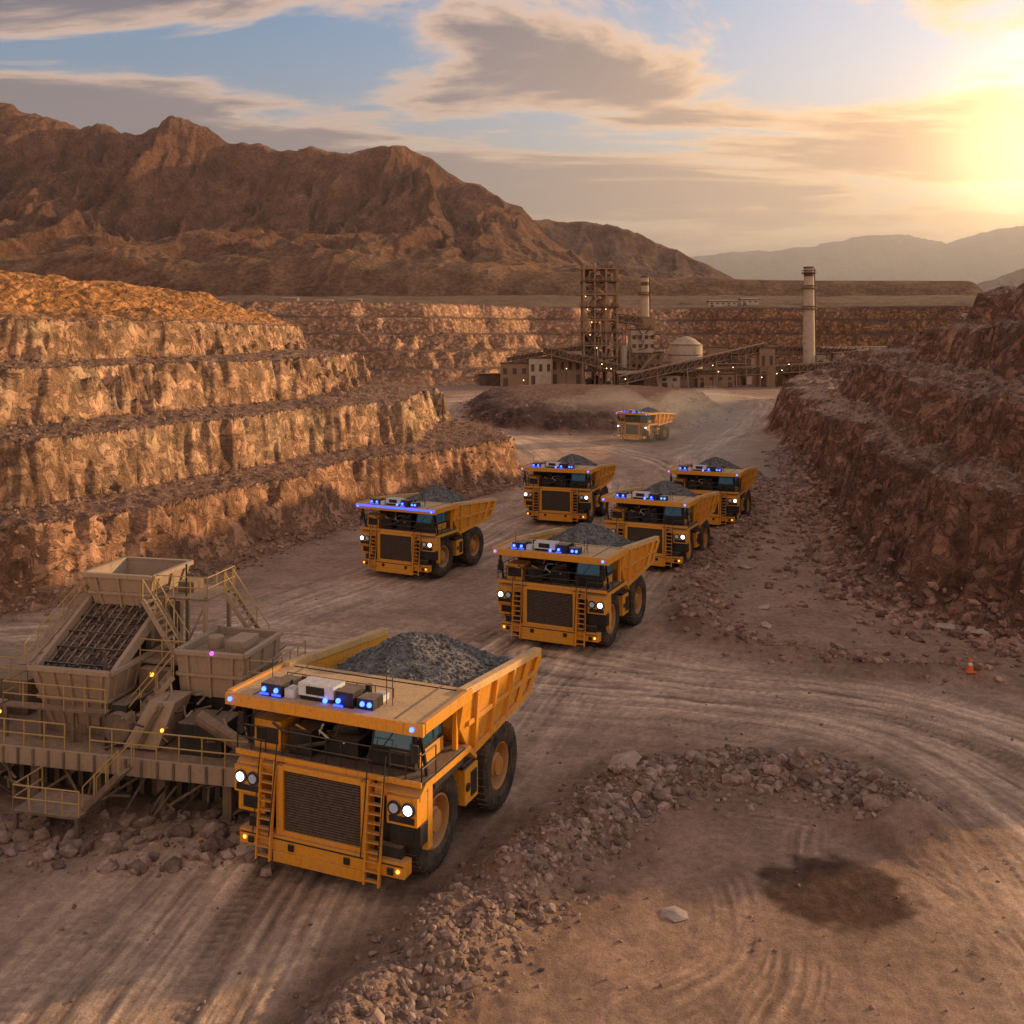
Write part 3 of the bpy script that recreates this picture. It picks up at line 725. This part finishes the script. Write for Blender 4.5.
for p in ((-3.9,-2.1),(-1.1,-2.1)): b.box(p[0]-.08,p[0]+.08,p[1]-.08,p[1]+.08,-.2,.9,M_TAN2)
b.stairs((-1.2,-1.2,1.0),(.4,-1.2,2.6),.9,M_TAN2,6,M_RAIL)
b.obj('walkways',E)
b=MB()
def vhop(x0,x1,y0,y1,z0,z1,ins,mat,th=.12,ribs=5):
    B0=[(x0+ins,y0+ins,z0),(x1-ins,y0+ins,z0),(x1-ins,y1-ins,z0),(x0+ins,y1-ins,z0)]; T=[(x0,y0,z1),(x1,y0,z1),(x1,y1,z1),(x0,y1,z1)]
    cx,cy=(x0+x1)/2,(y0+y1)/2
    sh=lambda p,k:(cx+(p[0]-cx)*k,cy+(p[1]-cy)*k,p[2])
    for i in range(4):
        j=(i+1)%4
        b.hexa([B0[i],B0[j],sh(B0[j],.93),sh(B0[i],.93),T[i],T[j],sh(T[j],.95),sh(T[i],.95)],mat)
        for r in range(ribs):
            t=(r+.5)/ribs; lp=lambda P:Vector(P[i]).lerp(Vector(P[j]),t); b.beam(Vector(sh(lp(B0),1.02)),Vector(sh(lp(T),1.02)),.13,.16,mat)
        b.beam(sh(T[i],1.01),sh(T[j],1.01),.24,.2,mat)
        b.beam(Vector(sh(B0[i],1.03)).lerp(Vector(sh(T[i],1.03)),.5),Vector(sh(B0[j],1.03)).lerp(Vector(sh(T[j],1.03)),.5),.14,.14,mat)
vhop(-5.9,-1.9,1.2,5.6,2.9,5.5,.6,M_TAN)
b.box(-5.4,-2.4,1.7,5.1,2.6,3.0,M_TAN2)
b.obj('lower_hopper',E,.015)
b=MB()
b.hexa([(-5.7,1.7,4.9),(-2.1,1.7,4.9),(-2.1,5.6,7.0),(-5.7,5.6,7.0),(-5.7,1.7,5.2),(-2.1,1.7,5.2),(-2.1,5.6,7.3),(-5.7,5.6,7.3)],M_BLK)
for i in range(9):
    x=-5.5+i*.41; b.beam((x,1.75,5.3),(x,5.5,7.35),.07,.12,M_TAN2)
for i in range(5): b.beam((-5.7,2.0+i*.85,5.46+i*.45),(-2.1,2.0+i*.85,5.46+i*.45),.12,.16,M_BLK)
for x in (-5.8,-2.0): b.beam((x,1.5,5.25),(x,5.6,7.5),.2,.5,M_TAN)
b.rail([(-6.2,1.3,5.6),(-6.2,5.6,7.6)],.9,M_RAIL,.03,1.0); b.beam((-6.25,1.3,5.55),(-6.25,5.6,7.55),.5,.06,M_TAN2)
b.obj('grizzly_screen',E)
nr=900; x=rng.uniform(-5.5,-2.3,nr); y=1.8+3.5*rng.random(nr)**1.4; s=.04+.2*rng.random(nr)**2.5
rubble('residual_ore',np.stack([x,y,5.26+(y-1.7)*.538],1),s,M_DARK,E)
b=MB(); vhop(-5.9,-2.3,5.0,8.4,7.0,8.7,.4,M_TAN,ribs=3)
b.box(-5.4,-2.8,5.4,7.6,2.6,6.9,M_TAN2); b.box(-4.6,-3.6,5.2,5.5,5.5,6.8,M_BLK)
for x in (-5.6,-2.6):
    for y in (5.3,7.8): b.box(x-.15,x+.15,y-.15,y+.15,2.6,6.95,M_TAN)
b.beam((-5.6,5.2,3),(-2.6,5.2,6.5),.12,.12,M_TAN)
for x in (-2.0,.2):
    for y in (5.4,7.6): b.box(x-.09,x+.09,y-.09,y+.09,2.6,7.8,M_TAN)
b.box(-2.2,.4,5.2,7.8,7.72,7.8,M_TAN2); b.rail([(-2.2,5.2,7.8),(.4,5.2,7.8),(.4,7.8,7.8)],1.0,M_RAIL,.03,.8)
b.beam((-2.0,5.4,3),(.2,5.4,7.6),.09,.09,M_TAN); b.beam((.2,5.4,3),(-2.0,5.4,7.6),.09,.09,M_TAN)
b.box(-1.7,-.9,6.2,7.2,7.8,8.3,M_TAN2); b.cyl((-.9,5.6,7.8),(-.9,5.6,9.3),.05,M_BLK,6)
b.obj('feed_bin',E,.015)
b=MB(); vhop(.4,3.6,2.6,6.2,4.3,6.2,.12,M_TAN,ribs=3); b.box(.7,3.3,2.9,5.9,2.6,4.3,M_BLK)
b.box(.55,3.45,2.75,6.05,5.9,5.98,M_TAN2); b.cyl((1.4,4.2,5.98),(1.4,4.2,6.5),.35,M_TAN,12); b.box(2.2,3.1,3.6,5.0,5.98,6.5,M_TAN)
b.hexa([(-.9,.6,2.7),(.7,.6,2.7),(.7,2.0,2.7),(-.9,2.0,2.7),(.1,1.0,4.6),(1.3,1.0,4.6),(1.3,2.4,4.6),(.1,2.4,4.6)],M_TAN)
b.beam((-.1,.5,2.9),(.7,.9,4.5),.25,.2,M_TAN2)
b.box(1.6,3.6,.7,2.4,2.6,3.9,M_BLK); b.box(-1.7,-1.0,1.0,2.6,2.6,4.3,M_BLK); b.cyl((-1.3,.7,3.4),(-1.3,1.4,3.4),.65,M_TAN2,18); b.box(3.7,4.8,3.2,6,2.6,5.0,M_TAN2)
b.cyl((2.5,.8,4.2),(4.6,.8,3.1),.3,M_TAN2,12); b.box(-1.7,-.2,3.0,5.6,2.6,5.2,M_TAN2)
for k in range(60):
    x=rng.uniform(-1.8,4.8);y=rng.uniform(.3,3);z=rng.uniform(2.7,4.6); b.beam((x,y,z),(x+rng.uniform(-.9,.9),y+rng.uniform(-.5,1),z+rng.uniform(-.4,.8)),.09,.09,random.choice([M_TAN2,M_BLK,M_TAN]))
b.obj('crusher_unit',E,.02)
b=MB()
b.stairs((-.2,4.2,5.4),(-2.0,4.2,8.0),.9,M_TAN,10,M_RAIL); b.stairs((.2,2.6,5.2),(-1.4,1.4,3.0),.8,M_TAN,8,M_RAIL); b.stairs((2.4,7.0,5.2),(.5,7.0,7.8),.8,M_TAN,9,M_RAIL)
b.box(-1.9,.4,3.4,5.0,5.3,5.38,M_TAN2); b.rail([(-1.9,3.4,5.38),(.3,3.4,5.38)],1.0,M_RAIL,.03,.9)
b.rail([(-6.8,.7,4.0),(-6.8,6,4.0)],1.0,M_RAIL,.03,1.0); b.rail([(-6.8,.7,4.0),(-1.8,.7,4.0)],1.0,M_RAIL,.03,1.0); b.box(-6.8,-1.8,.65,1.15,3.92,4.0,M_TAN2)
for x in (-6.7,-5,-3.4,-1.9): b.box(x-.07,x+.07,.7,.84,2.6,3.92,M_TAN2)
b.box(-12,-7.4,3,7,2.6,4.2,M_TAN2); b.rail([(-12,3,4.2),(-7.4,3,4.2),(-7.4,7,4.2)],1.0,M_RAIL,.03,1.0)
b.cyl((-10,1.4,2.6),(-10,1.4,3.9),.6,M_TAN,16); b.box(-9,-7.6,.8,2,2.6,3.7,M_TAN)
b.box(2.2,2.6,6.6,7.4,2.6,5.2,M_TAN2); b.box(1.8,3.2,6.4,7.6,5.12,5.2,M_TAN2)
b.rail([(3.7,2.8,5.0),(4.9,2.8,5.0),(4.9,6,5.0)],1,M_RAIL,.03,.9)
b.obj('stairs_and_rails',E)
b=MB(); b.ball((-1.0,2.9,5.0),.1,M_AMB); b.ball((1.0,.5,3.6),.08,M_AMB); b.ball((2.2,2.4,6.3),.09,M_PUR); b.ball((-6.9,.6,3.7),.08,M_AMB); b.obj('work_lights',E)

# ------------------------------------------------------------------ processing plant
PY=405
def plant_tower():
    E=empty('steel_process_tower',(34.5,PY,0)); b=MB()
    xs_=[-6.5,-2.2,2.2,6.5]; ys_=[-6,0,6]; Ht=46
    for x in xs_:
        for y in ys_: b.box(x-.35,x+.35,y-.35,y+.35,0,Ht,M_STL)
    lv=[6,11,16,21,26,31,36,41,46]
    for z in lv:
        b.box(-7.2,7.2,-6.6,6.6,z-.35,z+.1,M_STD if z%2 else M_STL)
        b.rail([(-7.1,6.5,z),(-7.1,-6.5,z),(7.1,-6.5,z),(7.1,6.5,z)],1.2,M_STL,.1,2.0)
    z0=0
    for i,z in enumerate(lv):
        for k in range(3):
            if (i+k)%2==0: b.beam((xs_[k],-6.1,z0),(xs_[k+1],-6.1,z),.25,.25,M_STL)
            else: b.beam((xs_[k+1],-6.1,z0),(xs_[k],-6.1,z),.25,.25,M_STL)
        b.beam((6.6,-6,z0),(6.6,6,z),.25,.25,M_STL)
        if i<9:
            for q in range(7):
                x=rng.uniform(-6,4); w=rng.uniform(1.,3); y=rng.uniform(-5.5,1); b.box(x,x+w,y,y+rng.uniform(2,4),z0+.2,z0+rng.uniform(1.5,4.4),random.choice([M_STD,M_STD,M_STL,M_CON]))
            b.beam((-6,-6.3,z0),(0,-6.3,z),.5,.3,M_STD)
        z0=z
    b.cyl((-3,-4,8),(-3,-4,20),1.8,M_STD,16); b.cyl((2.5,-4,18),(2.5,-4,34),1.9,M_STL,16); b.cyl((2.5,-4,34),(-3,-4,40),.9,M_STL,12)
    b.cyl((-2,0,46),(-2,0,48.5),.8,M_STL,12); b.box(1,5,-3,2,46.1,47.6,M_STD)
    b.obj('frame',E)
    b=MB()
    for i in range(6): b.ball((rng.uniform(-6,6),-6.8,random.choice(lv)-1),.13,M_WARM)
    b.obj('lamps',E)
plant_tower()
def chimney(name,x,y,h,r0,r1,bands):
    E=empty(name,(x,y,0)); b=MB(); b.cyl((0,0,0),(0,0,h),r0,M_CON,24,r1); b.cyl((0,0,h),(0,0,h+.6),r1*1.12,M_STD,24)
    for z in bands:
        rr=r0+(r1-r0)*z/h; b.cyl((0,0,z),(0,0,z+.35),rr+.9,M_STD,20)
        for i in range(12):
            t=i*math.pi/6; b.cyl(((rr+.8)*math.cos(t),(rr+.8)*math.sin(t),z),((rr+.8)*math.cos(t),(rr+.8)*math.sin(t),z+1.2),.07,M_STD,4)
        b.cyl((0,0,z+1.2),(0,0,z+1.3),rr+.85,M_STD,20)
    b.beam((r0+.1,-.4,0),(r1+.1,-.4,h),.5,.2,M_STD)
    b.cyl((0,0,h-3.2),(0,0,h-1.6),r1*1.03,M_STD,24); b.obj('stack',E)
chimney('chimney',53.5,412,43,2.2,1.6,[26,36]); chimney('chimney',116,400,46,2.5,1.9,[30,38,44])
E=empty('process_building',(46,PY+6,0)); b=MB()
b.box(-4,14,-4,6,0,13,M_STL); b.box(1,10,-5,5,13,22,M_CON); b.box(4,11,-4,4,22,27,M_STL); b.box(-4.3,14.3,-4.3,6.3,13,13.5,M_STD); b.box(.7,10.3,-5.3,5.3,22,22.4,M_STD)
for z in (3,7,10.5,15,18.5):
    for x in np.arange(-3,13,2.4):
        if z>13 and (x<1 or x>9): continue
        b.box(x,x+1.3,-5.35 if z>13 else -4.15,-5.0 if z>13 else -3.9,z,z+1.4,M_STD)
b.rail([(-4,-4.2,13.5),(1,-4.2,13.5)],1.2,M_STL,.1,2); b.rail([(1,-5.2,22.4),(10,-5.2,22.4)],1.2,M_STL,.1,2)
b.cyl((-2,-6,0),(-2,-6,16),1.6,M_CON,16); b.cyl((2,-8,3),(10,-8,12),.7,M_STL,10); b.stairs((12,-6,0),(5,-6,8),1.4,M_STD,14)
for k in range(46):
    x=rng.uniform(-6,14); z=rng.uniform(1,24); b.cyl((x,-5.6,z),(x+rng.uniform(-3,3),-5.6-rng.random()*2,z+rng.uniform(-3,4)),.22,random.choice([M_STL,M_STD]),6)
b.obj('hall',E)
E=empty('storage_silo',(69,PY+2,0)); b=MB(); b.cyl((0,0,0),(0,0,16),6.6,M_CON,36); b.cyl((0,0,16),(0,0,18.5),6.6,M_CON,36,3.5); b.cyl((0,0,18.5),(0,0,19.5),3.5,M_CON,36,.8)
for z in (4,8,12,16): b.cyl((0,0,z),(0,0,z+.25),6.75,M_STD,36)
b.obj('tank',E,0)
def blockb(name,x,y,w,d,h,mat,rf=0,z=0):
    E=empty(name,(x,y,z)); b=MB(); b.box(-w/2,w/2,-d/2,d/2,0,h,mat); b.box(-w/2-.3,w/2+.3,-d/2-.3,d/2+.3,h,h+.4,M_STD)
    if rf: b.prismx([(-d/2-.2,h+.4),(0,h+.4+rf),(d/2+.2,h+.4)],-w/2-.2,w/2+.2,M_STL)
    k=int(w/3)
    for i in range(k):
        x0=-w/2+ (i+.3)*w/k; b.box(x0,x0+w/k*.4,-d/2-.12,-d/2+.05,h*.55,h*.8,M_STD)
        if i%3==0: b.box(x0,x0+w/k*.5,-d/2-.12,-d/2+.05,.1,h*.4,M_STD)
    b.obj('walls',E)
blockb('crusher_house',1,PY-6,11,9,9,M_STL); blockb('screening_house',11,PY-8,9,9,11,M_CON); blockb('screening_house',21,PY-4,12,9,12,M_STL,2); blockb('workshop_building',-8,PY,9,8,4.5,M_STD)
blockb('warehouse',142,424,28,12,13,M_RIMB,2); blockb('control_room',88,PY+8,12,8,8,M_STL); blockb('control_room',102,PY+8,9,8,11,M_CON); blockb('warehouse',166,436,16,10,12,M_CON,1.5)
blockb('substation_building',60,PY-12,8,6,4.5,M_CON); blockb('workshop_building',78,PY-10,14,7,5,M_STL,1.2); blockb('workshop_building',112,PY-4,14,8,6,M_STL,1.2); blockb('transfer_station',98,PY-9,6,6,15,M_STL)
blockb('workshop_building',45,PY-14,10,6,5,M_STD,1); blockb('workshop_building',128,PY+2,10,8,9,M_STL,1); blockb('screening_house',84,PY+14,7,7,15,M_STL)
def conveyor(p,q,w=2.6,h=3.):
    E=empty('conveyor_gallery'); b=MB(); p=Vector(p);q=Vector(q); d=(q-p).normalized(); sd=Vector((-d.y,d.x,0)).normalized()*w/2; up=Vector((0,0,h)); L=(q-p).length; n=int(L/3)
    b.beam(p,q,w*.9,.9,M_STD); b.beam(p+up*.5,q+up*.5,w*.7,h*.5,M_STD)
    for s_ in (sd,-sd):
        b.beam(p+s_,q+s_,.3,.3,M_STL); b.beam(p+s_+up,q+s_+up,.3,.3,M_STL)
        for i in range(n):
            a=p.lerp(q,i/n); c_=p.lerp(q,(i+1)/n); b.beam(a+s_,c_+s_+up,.2,.2,M_STL); b.beam(a+s_,a+s_+up,.2,.2,M_STL)
    b.beam(p+up,q+up,w*1.1,.25,M_STL)
    for i in range(1,n,4):
        a=p.lerp(q,i/n)
        for s_ in (sd,-sd): b.beam(Vector((a.x,a.y,0))+s_*2,a+s_,.4,.4,M_STL)
    b.obj('truss',E)
conveyor((40,384,1.5),(98,396,14)); conveyor((-2,398,9),(30,401,14)); conveyor((58,392,3),(132,396,7)); conveyor((98,402,13),(150,410,12)); conveyor((12,392,13),(48,394,4)); conveyor((126,403,10),(182,414,13)); conveyor((85,390,10),(85,402,10)); conveyor((30,400,27),(52,408,24))
E=empty('plant_lighting'); b=MB()
for i in range(22):
    x=rng.uniform(-12,170); y=rng.uniform(380,392); h=rng.uniform(3,9); b.cyl((x,y,0),(x,y,h),.12,M_STD,5); b.ball((x,y-.2,h),.15,M_WARM)
b.obj('lamp_posts',E)
for (x,y,w,h) in [(-100,545,9,2.5),(-84,548,7,2.5),(-118,546,8,3),(120,585,16,3),(136,588,10,3)]:
    blockb('rim_building',x,y,w,6,h,M_RIMB,.8,H(x,y)-.3)
E=empty('traffic_cone',(26.4,59,H(26.4,59))); b=MB(); b.cyl((0,0,.05),(0,0,.8),.2,M_ORG,16,.04); b.box(-.28,.28,-.28,.28,0,.06,M_ORG); b.cyl((0,0,.38),(0,0,.52),.135,M_WHT,16,.105); b.obj('cone',E)

# ------------------------------------------------------------------ haze volume (far plain) and road dust
def volmat(name,dens,an,colr):
    m=bpy.data.materials.new(name); m.use_nodes=True; nt=m.node_tree; nt.nodes.clear()
    out=N(nt,'ShaderNodeOutputMaterial'); vs=N(nt,'ShaderNodeVolumeScatter'); vs.inputs['Density'].default_value=dens; vs.inputs['Anisotropy'].default_value=an; vs.inputs['Color'].default_value=colr
    nt.links.new(vs.outputs[0],out.inputs['Volume']); return m
b=MB(); b.box(-9000,9000,2250,13000,-30,900,volmat('air_haze',.00028,.5,(.97,.97,1,1))); o=b.obj('atmosphere')
b=MB(); b.box(-3000,3000,620,2249,-30,520,volmat('valley_haze',.00006,.5,(.97,.97,1,1))); o=b.obj('atmosphere')
import bmesh
MD=volmat('road_dust',.0055,.4,(1,.92,.82,1)); MD2=volmat('road_dust_thick',.010,.4,(1,.92,.82,1))
for (x,y,z,rx,ry,rz,mm) in [(32,148,2.0,8,24,5,MD),(27,164,2.5,13,12,6,MD),(40,222,2.5,13,20,6,MD2),(20,222,2.5,14,16,5.5,MD2)]:
    me=bpy.data.meshes.new('dust_cloud'); bm=bmesh.new(); bmesh.ops.create_icosphere(bm,subdivisions=4,radius=1)
    for v in bm.verts:
        k=1+.28*float(perlin(np.array([v.co.x*1.7+x]),np.array([v.co.y*1.7+v.co.z+y]),4)[0]); v.co=Vector((v.co.x*rx*k,v.co.y*ry*k,v.co.z*rz*k))
    bm.to_mesh(me); bm.free(); me.materials.append(mm); o=bpy.data.objects.new('dust_cloud',me); o.location=(x,y,z); col.objects.link(o)

# ------------------------------------------------------------------ world
w=bpy.data.worlds.new('World'); scene.world=w; w.use_nodes=True; nt=w.node_tree; nt.nodes.clear()
out=N(nt,'ShaderNodeOutputWorld'); bg=N(nt,'ShaderNodeBackground')
sky=N(nt,'ShaderNodeTexSky',sky_type='NISHITA'); sky.sun_disc=False; sky.sun_elevation=math.radians(SUN_EL); sky.sun_rotation=math.radians(SUN_AZ); sky.air_density=1.2; sky.dust_density=2.0; sky.ozone_density=2.0
tc=N(nt,'ShaderNodeTexCoord'); sep=N(nt,'ShaderNodeSeparateXYZ'); nt.links.new(tc.outputs['Generated'],sep.inputs[0])
zc=math_(nt,'ADD',math_(nt,'MAXIMUM',sep.outputs[2],0),.07)
u=math_(nt,'DIVIDE',sep.outputs[0],zc); v=math_(nt,'DIVIDE',sep.outputs[1],zc)
cmb=N(nt,'ShaderNodeCombineXYZ'); nt.links.new(math_(nt,'MULTIPLY',u,.55),cmb.inputs[0]); nt.links.new(v,cmb.inputs[1]); cmb.inputs[2].default_value=5.2
n1=noise(nt,cmb.outputs[0],.95,13,.62,.4); n2=noise(nt,cmb.outputs[0],.36,3,.5)
cv=math_(nt,'ADD',math_(nt,'MULTIPLY',n1,.85),math_(nt,'MULTIPLY',n2,.35))
cv=math_(nt,'SUBTRACT',cv,math_(nt,'MULTIPLY',sep.outputs[0],.06))
cov=maprange(nt,cv,.51,.59); thick=maprange(nt,cv,.545,.635)
cov=math_(nt,'MULTIPLY',cov,maprange(nt,sep.outputs[2],.02,.08,.2,1))
gd=(math.sin(math.radians(27))*math.cos(math.radians(8.2)),math.cos(math.radians(27))*math.cos(math.radians(8.2)),math.sin(math.radians(8.2)))
dt=N(nt,'ShaderNodeVectorMath',operation='DOT_PRODUCT'); nt.links.new(tc.outputs['Generated'],dt.inputs[0]); dt.inputs[1].default_value=gd
g=math_(nt,'MAXIMUM',dt.outputs['Value'],0)
g1=math_(nt,'POWER',g,20); g2=math_(nt,'POWER',g,420)
low=maprange(nt,sep.outputs[2],-.01,.25,1,0)
skc=mixc(nt,1.,sky.outputs[0],(.11,.135,.165),'MULTIPLY')
skc=mixc(nt,math_(nt,'MULTIPLY',low,.97),skc,(.84,.53,.31))
lit=mixc(nt,g1,(.80,.55,.41),(1.15,.72,.34)); drk=mixc(nt,g1,(.18,.175,.215),(.38,.25,.19))
cc=mixc(nt,thick,lit,drk)
c1=mixc(nt,cov,skc,cc)
gl=mixc(nt,1.,mixc(nt,1.,(.44,.21,.05),g1,'MULTIPLY'),mixc(nt,1.,(2.8,1.8,.7),g2,'MULTIPLY'),'ADD')
c2=mixc(nt,1.,c1,gl,'ADD')
up=maprange(nt,sep.outputs[2],.38,.8,0,.7); bk=maprange(nt,sep.outputs[1],-.1,-.7,0,.85)  # added fill: out-of-view sky overhead and behind the camera is brightened
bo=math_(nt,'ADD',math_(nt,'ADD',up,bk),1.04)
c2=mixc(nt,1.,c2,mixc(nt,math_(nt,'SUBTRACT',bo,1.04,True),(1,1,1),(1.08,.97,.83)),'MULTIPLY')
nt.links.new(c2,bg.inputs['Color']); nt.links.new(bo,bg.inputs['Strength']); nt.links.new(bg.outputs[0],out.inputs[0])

L=bpy.data.lights.new('sun','SUN'); L.energy=5; L.angle=math.radians(.6); L.color=(1,.64,.31)
o=bpy.data.objects.new('sun',L); col.objects.link(o)
az,el=math.radians(SUN_AZ),math.radians(SUN_EL); d=Vector((math.sin(az)*math.cos(el),math.cos(az)*math.cos(el),math.sin(el))); o.rotation_euler=d.to_track_quat('Z','Y').to_euler()

cam=bpy.data.cameras.new('camera'); cam.lens=36; cam.sensor_width=36; cam.shift_y=-177/1024; cam.clip_end=30000; cam.clip_start=.5
co=bpy.data.objects.new('camera',cam); co.location=(0,0,20); co.rotation_euler=(math.pi/2,0,0); col.objects.link(co); scene.camera=co
scene.view_settings.view_transform='Standard'; scene.view_settings.look='None'; scene.view_settings.exposure=0
